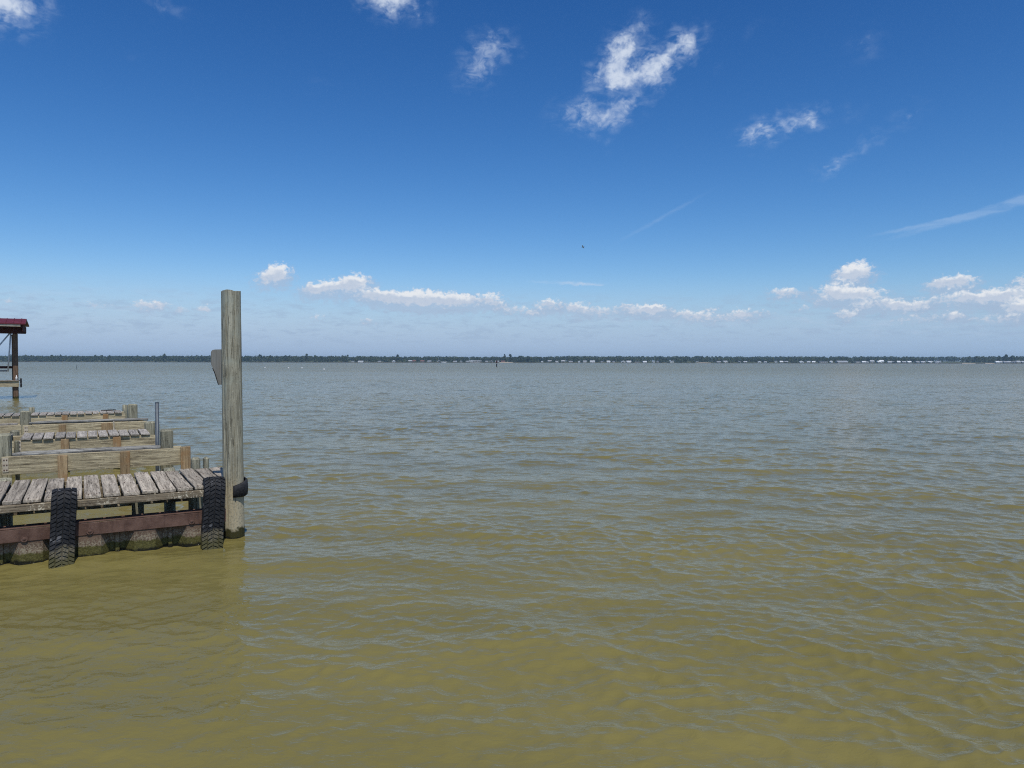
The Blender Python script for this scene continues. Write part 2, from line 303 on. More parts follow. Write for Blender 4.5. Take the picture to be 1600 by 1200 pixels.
# ------------------------------------------------------------------ water: displaced fan sheet, waves as real geometry
PU = np.array([math.cos(R(30)), math.sin(R(30))]); PN = np.array([-math.sin(R(30)), math.cos(R(30))])   # pier axes
def sstep(a, b, x):
    t = np.clip((x-a)/(b-a), 0, 1); return t*t*(3-2*t)
def build_water():
    r = [1.6]
    while r[-1] < 170: r.append(r[-1]*1.0035)
    k = 0.0035
    while r[-1] < 5600: k *= 1.25; r.append(r[-1]*(1+min(k, .35)))
    r = np.array(r); th = np.radians(np.arange(-54, 54.001, 0.105))
    RR, TT = np.meshgrid(r, th, indexing='ij')
    X0 = (RR*np.sin(TT)); Y0 = (RR*np.cos(TT)); shp = X0.shape
    X, Y, Z = X0.copy(), Y0.copy(), np.zeros_like(X0)
    s_ = X0*PU[0]+Y0*PU[1]; t_ = X0*PN[0]+Y0*PN[1]
    lee = 1-0.55*sstep(2.6, 1.2, s_)*sstep(7.0, 9.5, t_) - 0.30*sstep(2.8, 0.5, s_)*sstep(2.0, 8.0, t_)
    lee = np.clip(lee, 0.9, 1)
    # slow gust variation
    gust = 1+0.32*np.sin(X0*.021+Y0*.055+1)*np.sin(X0*.013-Y0*.031+2)+0.12*np.sin(X0*.05-.11*Y0)
    pat = np.zeros_like(X0)
    for _ in range(9):
        a = rng.uniform(0, 6.283); L = rng.uniform(2.5, 16); pat += np.sin((math.sin(a)*X0*.6+math.cos(a)*Y0)*6.283/L+rng.uniform(0, 6.283))
    pat = np.clip(1.05+0.15*pat, 0.62, 1.6)
    NW = 110
    lam = np.exp(rng.uniform(math.log(.12), math.log(3.0), NW))
    sp = r[:, None]*0.0035*1.0
    dth = r[:, None]*math.radians(.105)
    step = np.maximum(sp, dth)
    for i in range(NW):
        L = lam[i]; kk = 2*math.pi/L
        spread = 0.85 if L < .8 else 0.55
        a = math.radians(196+(24 if i % 2 else -24))+rng.normal(0, spread*.8)        # travel heading, measured from +Y clockwise
        d0, d1 = math.sin(a), math.cos(a)
        slope = 0.008 if L > 1.6 else 0.0115 if L > .7 else 0.021 if L > .3 else 0.026
        w = sstep(2.4, 5.0, L/step)
        if w.max() <= 0: continue
        rows = np.where(w[:, 0] > 0)[0]; q = slice(rows[0], rows[-1]+1)
        ph = kk*(d0*X0[q]+d1*Y0[q])+rng.uniform(0, 6.283)
        # short waves come in groups
        g1 = np.sin(ph*0.11+rng.uniform(0, 6))*np.sin((d1*X0[q]-d0*Y0[q])*kk*0.10+rng.uniform(0, 6))
        grp = 1.0 if L > 1.2 else 2.1*np.maximum(0.12, g1)**1.0 if L < .5 else 0.7+0.8*g1
        am = slope/kk*w[q]*lee[q]*gust[q]*grp*(pat[q] if L < .75 else 1.0)
        sn_, cs_ = np.sin(ph), np.cos(ph)
        Z[q] += am*cs_
        X[q] -= d0*am*sn_*1.25; Y[q] -= d1*am*sn_*1.25
    co = np.stack([X, Y, Z], -1).reshape(-1, 3).astype(np.float32)
    nr, nc = shp
    idx = np.arange(nr*nc, dtype=np.int32).reshape(nr, nc)
    quads = np.stack([idx[:-1, :-1], idx[:-1, 1:], idx[1:, 1:], idx[1:, :-1]], -1).reshape(-1, 4)[:, ::-1]
    me = bpy.data.meshes.new('water')
    me.vertices.add(len(co)); me.vertices.foreach_set('co', co.ravel())
    me.loops.add(quads.size); me.loops.foreach_set('vertex_index', quads.ravel())
    me.polygons.add(len(quads)); me.polygons.foreach_set('loop_start', np.arange(0, quads.size, 4, dtype=np.int32))
    me.polygons.foreach_set('use_smooth', np.ones(len(quads), bool))
    me.update(calc_edges=True)
    return me
m_, g = newmat('turbid lake water')
P = g.n('ShaderNodeNewGeometry').outputs['Position']
px_, py_, pz_ = g.xyz(P)
flat = g.comb(px_, py_, 0.0)
dist = g.n('ShaderNodeVectorMath', {0: flat}, operation='LENGTH').outputs[1]
silt = g.noise(g.map(flat, (.12, .3, 1)), 1.0, 5, 0.6).outputs['Fac']
wc = g.mix(g.mr(silt, 0.3, 0.7), (.164, .140, .044), (.200, .170, .056))
# ripples: bump near, and their slopes (as tilted normals) where they are far smaller than a pixel
rip = g.noise(g.map(flat, (1, 1.6, 1), (0, 0, 0), (0, 0, R(18))), 7.0, 3, 0.55, 0.7).outputs['Fac']
rip2 = g.noise(g.map(flat, (1, 1.8, 1), (0, 0, 0), (0, 0, R(-25))), 16.0, 2, 0.5, 0.5).outputs['Fac']
bmp = g.n('ShaderNodeBump', {'Strength': 1.0, 'Distance': 1.0, 'Height': g.m('ADD', g.m('MULTIPLY', rip, 0.010), g.m('MULTIPLY', rip2, 0.0012))}).outputs[0]
patch = g.mr(g.noise(g.map(flat, (.010, .035, 1)), 1.0, 4, 0.6).outputs['Fac'], 0.32, 0.68, 0.65, 1.25)
sl = g.vm('SUBTRACT', g.noise(g.map(flat, (.8, 1.6, 1)), 4.0, 4, 0.75).outputs['Color'], (.5, .5, .5))
slx, sly, slz = g.xyz(sl)
amp = g.m('MULTIPLY', g.m('ADD', g.mr(dist, 4, 45, 0.0, 1.35, False), g.mr(dist, 45, 200, 0.0, 2.4, False)), patch)
tilt = g.comb(g.m('MULTIPLY', slx, amp), g.m('MULTIPLY', sly, amp), 0.0)
nrm = g.vm('NORMALIZE', g.vm('ADD', bmp, tilt))
wrough = g.mr(dist, 10, 250, 0.085, 0.22, False)
finish(g, wc, wrough, spec=0.23, ior=1.333, normal=nrm)
M_water = m_
water = put('water', build_water(), None, [M_water]); tag(water, kind='structure')

# ------------------------------------------------------------------ the near timber pier
PR = R(30)
def pier_root(name): return empty(name, (0, 0, 0), PR)          # object space x = along the pier, y = away from the camera, z = up
def plank_row(root, s0, s1, t0, t1, z, mat, pitch=0.215, th=0.042, cut=None):
    s = s0
    while s < s1-0.1:
        w = 0.188+random.uniform(-.006, .010); j = random.uniform(-.022, .022); j2 = random.uniform(-.02, .02)
        ta, tb = t0+j, t1+j2
        if cut and s+w > cut[0]: ta = max(ta, cut[1])
        bm = bmesh.new(); add_box(bm, 0, w, 0, tb-ta, -th, 0, bev=0.007, jit=0.004, cuts=5, axis=1)
        cup = random.uniform(-.006, .008)
        for v in bm.verts: v.co.z += cup*math.sin(v.co.y/(tb-ta)*3.14)
        o = put('plank', bm_mesh('plank', bm), root, [mat])
        o.location = (s+random.uniform(-.005, .005), ta, z+random.uniform(-.006, .006))
        o.rotation_euler = (random.uniform(-.004, .004), random.uniform(-.02, .02), random.uniform(-.008, .008))
        if mat is M_plank and t1 < 13:
            for a in (.045, .14):
                for q_ in (.075, (tb-ta)*.5, (tb-ta)-.08):
                    nb = put('nail', box_me('nail', a-.007, a+.007, q_-.007, q_+.007, -.002, .006, bev=.002), o, [M_rust]); nb.location = (random.uniform(-.01, .01), random.uniform(-.012, .012), 0)
        s += pitch+random.uniform(-.004, .004)
def round_post(name, root, s, t, z0, z1, r, mat, seg=18, chip=0.01, taper=0.97):
    bm = bmesh.new(); n_ = 10
    ph = random.uniform(0, 6)
    pts = [(s, t, z0+(z1-z0)*i/n_) for i in range(n_+1)]
    tube(bm, pts, [r*(1+(taper-1)*i/n_) for i in range(n_+1)], seg)
    for v in bm.verts:
        a = math.atan2(v.co.y-t, v.co.x-s)
        k = 1+0.025*math.sin(3*a+ph)+0.015*math.sin(7*a+v.co.z*2)
        v.co.x = s+(v.co.x-s)*k; v.co.y = t+(v.co.y-t)*k
        if abs(v.co.z-z1) < 1e-5: v.co.z += random.uniform(-chip, chip)
    me = bm_mesh(name, bm, True)
    for p in me.polygons:
        if len(p.vertices) > 4: p.use_smooth = False
    o = put(name, me, root, [mat]); return o
def sq_post(name, root, s0, s1, t0, t1, z0, z1, mat, bev=0.03):
    bm = bmesh.new(); add_box(bm, s0, s1, t0, t1, z0, z1, bev=bev, jit=0.008, cuts=4, axis=2)
    return put(name, bm_mesh(name, bm), root, [mat])
def board(name, root, s0, s1, t0, t1, z0, z1, mat, cuts=10, jit=0.005, bev=0.006):
    bm = bmesh.new(); add_box(bm, s0, s1, t0, t1, z0, z1, bev=bev, jit=jit, cuts=cuts, axis=0)
    return put(name, bm_mesh(name, bm), root, [mat])

A = pier_root('timber_pier')
tag(A, 'near weathered timber pier with grey deck planks above the rusty steel wall', 'pier')
plank_row(A, -3.88, 1.99, 10.81, 12.68, 0.80, M_plank, cut=(1.66, 11.36))
board('stringer', A, -3.9, 1.63, 10.792, 10.84, 0.662, 0.750, M_edge, 24, 0.007)
board('stringer', A, -3.9, 1.98, 12.55, 12.62, 0.32, 0.752, M_edge, 12)
board('stringer', A, -3.9, 1.98, 11.72, 11.77, 0.60, 0.752, M_edge, 12)
for s in (-2.9, -0.97, 0.70, 1.17): round_post('pile', A, s, 12.76 if s in (-.97, 1.17) else 12.42, -1.2, 0.82 if s in (-.97, 1.17) else .74, 0.085, M_post)
round_post('pile', A, 1.50, 12.3, -1.2, 0.74, 0.12, M_post)
round_post('pile', A, -2.6, 11.3, -1.2, 0.74, 0.11, M_post)
sq_post('post', A, 1.50, 1.64, 12.86, 13.02, -1.2, 0.95, M_post)
sq_post('post', A, 1.70, 1.78, 12.98, 13.10, -1.2, 0.93, M_post, 0.02)

# steel wall and wale
SP = pier_root('sheet_pile_wall')
tag(SP, 'low rusty corrugated steel wall with algae standing in the water under the pier', 'steel wall')
bm = bmesh.new(); prof = []
x = -4.37
while x < 1.72:
    prof += [(x-.12, 10.87), (x-.004, 10.87), (x, 10.885), (x+.004, 10.87), (x+.12, 10.87), (x+.225, 11.01), (x+.29, 11.01), (x+.30, 10.98), (x+.33, 10.98), (x+.34, 11.01), (x+.4075, 11.01)]
    x += .6325
prof = [p for p in prof if p[0] < 1.72]
zs = [-1.2, -.05, .05, .12, .2, .30]
vv = [[bm.verts.new((p[0], p[1], z)) for z in zs] for p in prof]
for i in range(len(prof)-1):
    for j in range(len(zs)-1): bm.faces.new((vv[i][j], vv[i+1][j], vv[i+1][j+1], vv[i][j+1]))
me = bm_mesh('wall', bm); o = put('wall', me, SP, [M_sheet]); md = o.modifiers.new('thickness', 'SOLIDIFY'); md.thickness = 0.012; md.offset = -1
bm = bmesh.new()   # channel wale
add_box(bm, -4.4, 1.70, 10.85, 10.865, 0.285, 0.442, 0.004, 0.002, 12, 0)
add_box(bm, -4.4, 1.70, 10.85, 11.06, 0.445, 0.46, 0.004, 0.002, 12, 0)
add_box(bm, -4.4, 1.70, 10.868, 11.06, 0.303, 0.315, 0.003)
wale = put('wale', bm_mesh('wale', bm), SP, [M_rust])
for s in (-3.17, -0.64, 0.06, 1.26):
    bm = bmesh.new(); bmesh.ops.create_uvsphere(bm, u_segments=12, v_segments=8, radius=0.026)
    for v in bm.verts: v.co.y *= 0.6
    bmesh.ops.create_cone(bm, cap_ends=True, segments=14, radius1=0.04, radius2=0.04, depth=0.012, matrix=Matrix.Rotation(R(90), 4, 'X'))
    b_ = put('bolt', bm_mesh('bolt', bm), wale, [M_rust]); b_.location = (s, 10.843, 0.32)
    if s != -0.64: b_.location.z = 0.335

# tyre fenders : curved strips of tractor-like tread hung down the pier face
def tyre_strip(path, halfw, pitch=0.054, side=0.13):
    """path: (t, z) polyline for the tread centre, tread faces to the left of travel"""
    P_ = [Vector((0, a, b)) for a, b in path]
    # resample with Catmull-Rom
    pts = []
    for i in range(len(P_)-1):
        p0, p1, p2, p3 = P_[max(i-1, 0)], P_[i], P_[i+1], P_[min(i+2, len(P_)-1)]
        for k in range(8):
            t = k/8
            pts.append(0.5*((2*p1)+(-p0+p2)*t+(2*p0-5*p1+4*p2-p3)*t*t+(-p0+3*p1-3*p2+p3)*t**3))
    pts.append(P_[-1])
    cum = [0]
    for i in range(1, len(pts)): cum.append(cum[-1]+(pts[i]-pts[i-1]).length)
    tot = cum[-1]
    def at(d):
        d = min(max(d, 0), tot); i = 0
        while i < len(cum)-2 and cum[i+1] < d: i += 1
        f_ = (d-cum[i])/max(cum[i+1]-cum[i], 1e-6); p = pts[i].lerp(pts[i+1], f_)
        tg = (pts[min(i+2, len(pts)-1)]-pts[max(i-1, 0)]).normalized()
        nn = Vector((0, tg.z, -tg.y))        # travel downwards (-z): normal towards -y
        return p, tg, nn
    carc = bmesh.new(); sec = [(-1.0, -side), (-1.03, -side*.6), (-1.0, -.035), (-.90, -.008), (-.5, .004), (0, .006), (.5, .004), (.90, -.008), (1.0, -.035), (1.03, -side*.6), (1.0, -side)]
    rings = []
    n_ = 40
    for i in range(n_+1):
        p, tg, nn = at(tot*i/n_)
        rings.append([carc.verts.new(p+Vector((sx*halfw, 0, 0))+nn*hn) for sx, hn in sec])
    for i in range(n_):
        for j in range(len(sec)-1): carc.faces.new((rings[i][j], rings[i+1][j], rings[i+1][j+1], rings[i][j+1]))
    tread = bmesh.new()
    cols = [(-1.0, -.54), (-.51, -.02), (.02, .51), (.54, 1.0)]
    def block(x0, x1, d, ln, sl, hgt):
        vs = []
        for hh in (-.006, hgt):
            ins = 0.0 if hh < 0 else 0.004
            for xx, dd in ((x0, 0), (x1, 0), (x1, ln), (x0, ln)):
                xs = xx+(ins/halfw)*(1 if xx == x0 else -1)
                d2 = d+sl*abs(xs)*halfw*1.0+dd+(ins if dd == 0 else -ins)
                p, tg, nn = at(d2); edge = -.010 if abs(xs) > .9 else 0.004
                vs.append(tread.verts.new(p+Vector((xs*halfw, 0, 0))+nn*(hh+edge)))
        for f_ in ((4, 5, 6, 7), (0, 1, 5, 4), (1, 2, 6, 5), (2, 3, 7, 6), (3, 0, 4, 7)): tread.faces.new([vs[q] for q in f_])
    d = -0.06
    while d < tot-0.02:
        for ci, (a, b) in enumerate(cols):
            stag = (0.5 if ci in (0, 3) else 0.0)*pitch
            block(a, b, d+stag+random.uniform(-.003, .003), pitch*0.87, 0.50, 0.015+random.uniform(-.003, .003))
        d += pitch
    mc = bm_mesh('carcass', carc, True); mt = bm_mesh('tread', tread)
    return mc, mt
def tyre(s, path, halfw, rz, lean, label):
    root = empty('tyre_fender'); root.rotation_euler = (0, 0, PR+rz)
    b = PU*s; root.location = (b[0], b[1], 0)
    tag(root, label, 'tyre', 'old tyres hung on the pier')
    mc, mt = tyre_strip(path, halfw)
    for nm, me in (('carcass', mc), ('tread', mt)):
        # centre the strip on its own pivot so that it can lean
        o = put(nm, me, root, [M_rubber]); md = None
        if nm == 'carcass': md = o.modifiers.new('thickness', 'SOLIDIFY'); md.thickness = 0.02; md.offset = -1
        for v in me.vertices: v.co.x += (v.co.z-0.5)*lean
    return root
tyre(-0.225, [(11.02, .835), (10.90, .885), (10.76, .875), (10.685, .78), (10.665, .60), (10.655, .40), (10.62, .22), (10.56, .05), (10.44, -.12), (10.30, -.25)], 0.135, 0, 0.045, 'black lug tread tyre hung over the deck edge, farther left from the tall pole')
tyre(1.525, [(11.00, .835), (10.92, .89), (10.80, .88), (10.715, .78), (10.685, .60), (10.675, .40), (10.66, .22), (10.62, .05), (10.52, -.12), (10.40, -.25)], 0.135, 0, 0.075, 'black lug tread tyre hanging right beside the tall wooden pole')

# the tall pole
PC = np.array([-3.96, 10.555])
bm = bmesh.new(); N_, SEG = 60, 80
rings = []
for i in range(N_+1):
    z = -1.3+(3.49+1.3)*i/N_; ring = []
    for k in range(SEG):
        a = 2*math.pi*k/SEG
        r_ = 0.1415-0.0035*max(z, 0)
        r_ *= 1+0.012*math.sin(2*a+z*.5)+0.008*math.sin(5*a+z*1.3)+0.006*math.sin(11*a+z*.7)+0.005*math.sin(z*9+3*a)+0.010*math.sin(z*2.3+1)*math.cos(a-2)
        # drying checks running down the grain
        for ca, cw, z0_, z1_ in ((R(-95), .05, 1.9, 3.6), (R(-62), .045, -.2, 2.0), (R(-125), .045, .6, 2.7), (R(-78), .04, .3, 1.3), (R(-48), .04, 2.3, 3.6), (R(-110), .035, 0.1, 1.7), (R(-140), .05, 2.2, 3.6)):
            aa = (a-(ca+0.05*math.sin(z*1.7))+math.pi) % (2*math.pi)-math.pi
            if z0_ < z < z1_: r_ -= 0.024*math.exp(-(aa/cw)**2)*min(1, (z-z0_)*2, (z1_-z)*4)
        # flat scarf on the right front from z = 2.0 to 2.9
        aa = (a-R(-50)+math.pi) % (2*math.pi)-math.pi
        if 2.1 < z < 2.95: r_ = min(r_, 0.126/max(0.3, math.cos(aa)) if abs(aa) < 1.0 else r_)
        zz = z
        if i == N_: zz += 0.008*math.sin(3*a)+random.uniform(-.006, .006)-(0.03 if abs(((a-R(-80)+math.pi) % (2*math.pi))-math.pi) < .14 else 0)
        ring.append(bm.verts.new((r_*math.cos(a)-0.012*z/3.5, r_*math.sin(a), zz)))
    rings.append(ring)
for i in range(N_):
    for k in range(SEG): bm.faces.new((rings[i][k], rings[i][(k+1) % SEG], rings[i+1][(k+1) % SEG], rings[i+1][k]))
bm.faces.new([bm.verts.new(v.co) for v in rings[-1]])
me = bm_mesh('wooden_pole', bm, True)
for p in me.polygons:
    if len(p.vertices) > 4: p.use_smooth = False
pole = put('wooden_pole', me, None, [M_piling]); pole.location = (PC[0], PC[1], 0)
tag(pole, 'tall round weathered wooden pole standing in the water at the end of the near pier', 'pole')

# rubber band round the pole
bm = bmesh.new(); ring = []
for i in range(15):
    a = R(-72+i*11); rr = 0.152+0.024*sstep(0, 60, np.float64(i*11))
    zc = 0.665+0.0009*i*11*0.55
    hw = 0.085+0.03*sstep(0, 80, i*11.)
    ring.append([bm.verts.new(((rr+b)*math.cos(a), (rr+b)*math.sin(a), zc+hz*hw)) for b, hz in ((-.008, -1), (.014, -.85), (.02, 0), (.014, .85), (-.008, 1))])
for i in range(14):
    for j in range(4): bm.faces.new((ring[i][j], ring[i+1][j], ring[i+1][j+1], ring[i][j+1]))
o = put('rubber_strip', bm_mesh('rubber_strip', bm, True), None, [M_rubber]); o.location = (PC[0], PC[1], 0)
md = o.modifiers.new('thickness', 'SOLIDIFY'); md.thickness = 0.018; md.offset = -1
tag(o, 'short black strip of tyre rubber wrapped round the tall wooden pole at deck height', 'rubber strip')

# sign plate on the pole
sg = [(-.335, 2.62), (-.328, 2.645), (-.31, 2.662), (-.28, 2.668), (-.02, 2.675), (.04, 2.675), (.04, 2.165), (-.235, 2.165), (-.285, 2.345), (-.335, 2.46)]
V = [(a, 0, b) for a, b in sg]+[(a, .005, b) for a, b in sg]; n_ = len(sg)
Fc = [tuple(range(n_))[::-1], tuple(range(n_, 2*n_))]+[(i, (i+1) % n_, n_+(i+1) % n_, n_+i) for i in range(n_)]
sign = put('metal_sign', mesh('metal_sign', V, Fc), None, [M_sign]); sign.location = (PC[0], PC[1]+.135, 0); sign.rotation_euler = (0, 0, R(16))
tag(sign, 'dull grey metal sign plate seen from its back, fixed behind the tall wooden pole', 'sign')
bm = bmesh.new(); tube(bm, [(-.238, -.004, 2.165), (-.288, -.012, 2.345), (-.31, -.03, 2.40)], .006, 6)
put('bent_edge', bm_mesh('bent_edge', bm), sign, [M_rubber])
for a, b in ((-.17, 2.30), (-.17, 2.55)):
    bm = bmesh.new(); bmesh.ops.create_uvsphere(bm, u_segments=10, v_segments=6, radius=.010); o = put('bolt', bm_mesh('bolt', bm, True), sign, [M_steel]); o.location = (a, -.003, b)

# ------------------------------------------------------------------ the finger piers behind
def plate(root, s, t, z):
    bm = bmesh.new(); add_box(bm, s-.045, s+.045, t-.008, t-.001, z-.13, z+.13, 0.002)
    o = put('bolt_plate', bm_mesh('bolt_plate', bm), root, [M_paleboard])
    for a in (-.02, .02):
        for b in (-.09, 0, .09): put('bolt', box_me('bolt', s+a-.011, s+a+.011, t-.016, t-.009, z+b-.011, z+b+.011, bev=0.003), o, [M_rust])
def log_cap(root, s0, s1, t, z, r, mat=M_log):
    bm = bmesh.new(); n_ = 14
    tube(bm, [(s0+(s1-s0)*i/n_, t+random.uniform(-.006, .006), z+random.uniform(-.004, .004)) for i in range(n_+1)], [r*(.55 if i == 0 else .85 if i == n_ else random.uniform(.93, 1.06)) for i in range(n_+1)], 10)
    for v in bm.verts: v.co.y = t+(v.co.y-t)*1.5
    return put('cap_log', bm_mesh('cap_log', bm, True), root, [mat])

B = pier_root('dock_rail'); tag(B, 'timber beam on orange brown cleats just behind the near plank deck', 'dock rail')
board('beam', B, -1.265, 1.80, 16.0, 16.07, 0.46, 0.785, M_beam, 12)
board('beam', B, -4.6, -1.285, 16.0, 16.07, 0.46, 0.79, M_beam, 8)
board('beam', B, -4.6, 1.75, 16.62, 16.69, 0.50, 0.76, M_beam, 8)
for s, w, z1 in ((-.33, .16, .765), (.69, .16, .775), (1.755, .175, .81), (-2.4, .16, .77)):
    board('cleat', B, s-w/2, s+w/2, 15.925, 15.995, -1.0, z1, M_cleat, 0, 0.006)
plate(B, -1.335, 15.998, .64); plate(B, -1.205, 15.998, .64)
log_cap(B, -1.12, 1.33, 16.30, 0.785, 0.055)
sq_post('post', B, -1.52, -1.14, 16.30, 16.55, -1.2, 1.165, M_post, .03)
sq_post('post', B, 1.345, 1.57, 16.30, 16.54, -1.2, 1.125, M_post, .03)
sq_post('post', B, -1.10, -1.03, 16.5, 16.58, -1.2, 1.02, M_post, .012)
sp_ = pier_root('steel_pole'); tag(sp_, 'thin grey steel pipe standing upright beside the square post of the middle dock', 'steel pole')
bm = bmesh.new(); tube(bm, [(1.30, 16.72, -1.2), (1.315, 16.72, 1.65)], .036, 14); put('pipe', bm_mesh('pipe', bm, True), sp_, [M_steel])
bm = bmesh.new(); tube(bm, [(1.315, 16.72, 1.652), (1.315, 16.72, 1.665)], .039, 14); put('cap', bm_mesh('cap', bm), sp_, [M_steel])

Cc = pier_root('timber_walkway'); tag(Cc, 'narrow plank walkway on deep boards behind the first dock rail, level with the steel pole', 'walkway', 'plank walkways of the far slips')
plank_row(Cc, -1.19, 1.33, 19.46, 20.85, 0.80, M_plank2)
plank_row(Cc, -4.6, -1.45, 19.46, 20.85, 0.80, M_plank2)
board('beam', Cc, -1.28, 1.52, 19.5, 19.57, 0.45, 0.750, M_beam, 12)
board('beam', Cc, -4.6, -1.31, 19.5, 19.57, 0.45, 0.755, M_beam, 6)
board('beam', Cc, -4.6, 1.45, 20.75, 20.82, 0.47, 0.750, M_beam, 8)
for s in (-.35, .68): board('cleat', Cc, s-.08, s+.08, 19.43, 19.495, -1.0, .745, M_cleat, 0, 0.006)
plate(Cc, -1.22, 19.498, .62)
sq_post('post', Cc, -1.48, -1.30, 20.93, 21.1, -1.2, .865, M_post, .03)
o = sq_post('post', Cc, 1.36, 1.60, 20.90, 21.1, -1.2, .965, M_post, .035)
sq_post('post', Cc, 1.62, 1.70, 20.95, 21.1, -1.2, .90, M_post, .03)

D_ = pier_root('dock_rail'); tag(D_, 'farther timber dock rail with a bleached cap plank between two tall grey posts', 'dock rail')
board('beam', D_, -1.38, 1.60, 23.5, 23.57, 0.46, 0.795, M_beam, 12)
board('beam', D_, -5.0, -1.41, 23.5, 23.57, 0.46, 0.795, M_beam, 6)
board('beam', D_, -5.0, 1.55, 24.4, 24.47, 0.50, 0.76, M_beam, 8)
for s, w in ((-.48, .16), (.58, .26)): board('cleat', D_, s-w/2, s+w/2, 23.43, 23.495, -1.0, .79, M_cleat, 0, .006)
sq_post('post', D_, .735, .765, 23.42, 23.49, .5, .83, M_paleboard, .004)
plate(D_, -1.30, 23.498, .64)
log_cap(D_, -1.25, 1.63, 23.72, 0.835, 0.042)
board('cap_plank', D_, -5.0, -1.50, 23.6, 23.85, .80, .84, M_plank2, 6)
sq_post('post', D_, -1.47, -1.235, 24.1, 24.35, -1.2, 1.14, M_post, .03)
sq_post('post', D_, 1.14, 1.385, 24.1, 24.35, -1.2, 1.255, M_post, .03)

E_ = pier_root('timber_walkway'); tag(E_, 'farthest plank walkway behind the tall grey posts, nearest to the red boathouse', 'walkway', 'plank walkways of the far slips')
plank_row(E_, -1.42, 1.23, 27.97, 29.2, 0.80, M_plank2)
plank_row(E_, -6.0, -1.55, 27.97, 29.2, 0.80, M_plank2)
board('beam', E_, -6.0, 1.24, 28.0, 28.07, 0.45, .752, M_beam, 12)
board('beam', E_, -6.0, 1.24, 29.05, 29.12, 0.45, .752, M_beam, 8)
for s in (-.5, .66): board('cleat', E_, s-.08, s+.08, 27.93, 27.995, -1.0, .745, M_cleat, 0, .006)
round_post('post', E_, -1.46, 29.35, -1.2, .96, .085, M_post)
round_post('post', E_, 1.29, 29.35, -1.2, .97, .085, M_post)
board('mooring_rope', E_, .55, 1.0, 28.9, 28.95, .81, .84, M_rubber, 5, .012, .004)

# ------------------------------------------------------------------ boathouse
H = pier_root('boathouse'); tag(H, 'open boathouse with red metal roof on dark posts standing in the lake at far left', 'boathouse')
def hb(name, par, mat, *a, **k): return put(name, box_me(name, *a, **k), par, [mat])
bm = bmesh.new()      # roof slab: front eave, small rise then fall to the back
sec = [(57.55, 4.86), (57.55, 4.93), (58.8, 5.28), (61.6, 4.93), (61.6, 4.86), (58.8, 5.20)]
for s0, s1 in ((-14.0, -3.12),):
    a = [bm.verts.new((s0, t, z)) for t, z in sec]; b = [bm.verts.new((s1, t, z)) for t, z in sec]
    for i in range(6): bm.faces.new((a[i], a[(i+1) % 6], b[(i+1) % 6], b[i]))
    bm.faces.new(a[::-1]); bm.faces.new(b)
s = -13.8
while s < -3.2:       # standing seams
    for (t0, z0), (t1, z1) in (((57.55, 4.93), (58.8, 5.28)), ((58.8, 5.28), (61.6, 4.93))):
        q = [bm.verts.new(v) for v in ((s, t0, z0+.003), (s+.03, t0, z0+.003), (s+.03, t1, z1+.003), (s, t1, z1+.003), (s, t0, z0+.035), (s+.03, t0, z0+.035), (s+.03, t1, z1+.035), (s, t1, z1+.035))]
        for f_ in ((4, 5, 6, 7), (0, 1, 5, 4), (1, 2, 6, 5), (2, 3, 7, 6), (3, 0, 4, 7)): bm.faces.new([q[i] for i in f_])
    s += .4
roof = put('roof', bm_mesh('roof', bm), H, [M_roofred])
hb('fascia', roof, M_paleboard, -14, -3.4, 57.60, 57.64, 4.72, 4.855)
hb('header_beam', H, M_darkwood, -14, -3.30, 58.85, 58.90, 4.30, 4.80, cuts=0)
hb('header_beam', H, M_darkwood, -3.33, -3.28, 57.75, 61.3, 4.42, 4.82)
hb('header_beam', H, M_darkwood, -14, -3.30, 61.2, 61.25, 4.36, 4.80)
hb('soffit', H, M_darkwood, -14, -3.35, 57.66, 61.2, 4.825, 4.85)
for s, t in ((-3.79, 59.08), (-8.5, 59.08), (-3.98, 63-1.95), (-8.5, 61.05)):
    sq_post('post', H, s-.14, s+.14, t-.14, t+.14, -1.2, 4.30, M_brownpost, .03)
dk = hb('dock', H, M_beam, -14, -3.60, 58.80, 58.92, .80, 1.17)
hb('deck', H, M_plank, -14, -3.62, 58.72, 60.2, 1.172, 1.215)
hb('rail', H, M_darkwood, -14, -3.85, 59.3, 59.38, 2.00, 2.16)
hb('rail', H, M_steel, -14, -4.25, 59.1, 59.16, 1.80, 1.90)
hb('bumper', H, M_rubber, -3.55, -3.45, 58.85, 59.0, .75, 1.35)
for pts in (((-4.05, 59.0, 4.35), (-5.6, 59.0, 2.2)), ((-4.02, 59.0, 4.35), (-4.22, 59.1, 1.8))):
    bm = bmesh.new(); tube(bm, pts, .045, 8); put('lift_cable', bm_mesh('lift_cable', bm, True), H, [plain('pale cable', (.62, .64, .66), .5)])
bm = bmesh.new(); tube(bm, [(-3.74, 58.86, 1.22), (-3.74, 58.86, 1.42), (-3.74, 58.86, 1.47), (-3.74, 58.86, 1.55)], [.06, .06, .03, .025], 10)
bt = put('white_bottle', bm_mesh('white_bottle', bm, True), None, [plain('white plastic', (.75, .75, .73), .5, .05)]); bt.rotation_euler = (0, 0, PR)
tag(bt, 'small white bottle standing on the boathouse dock against its post', 'bottle')

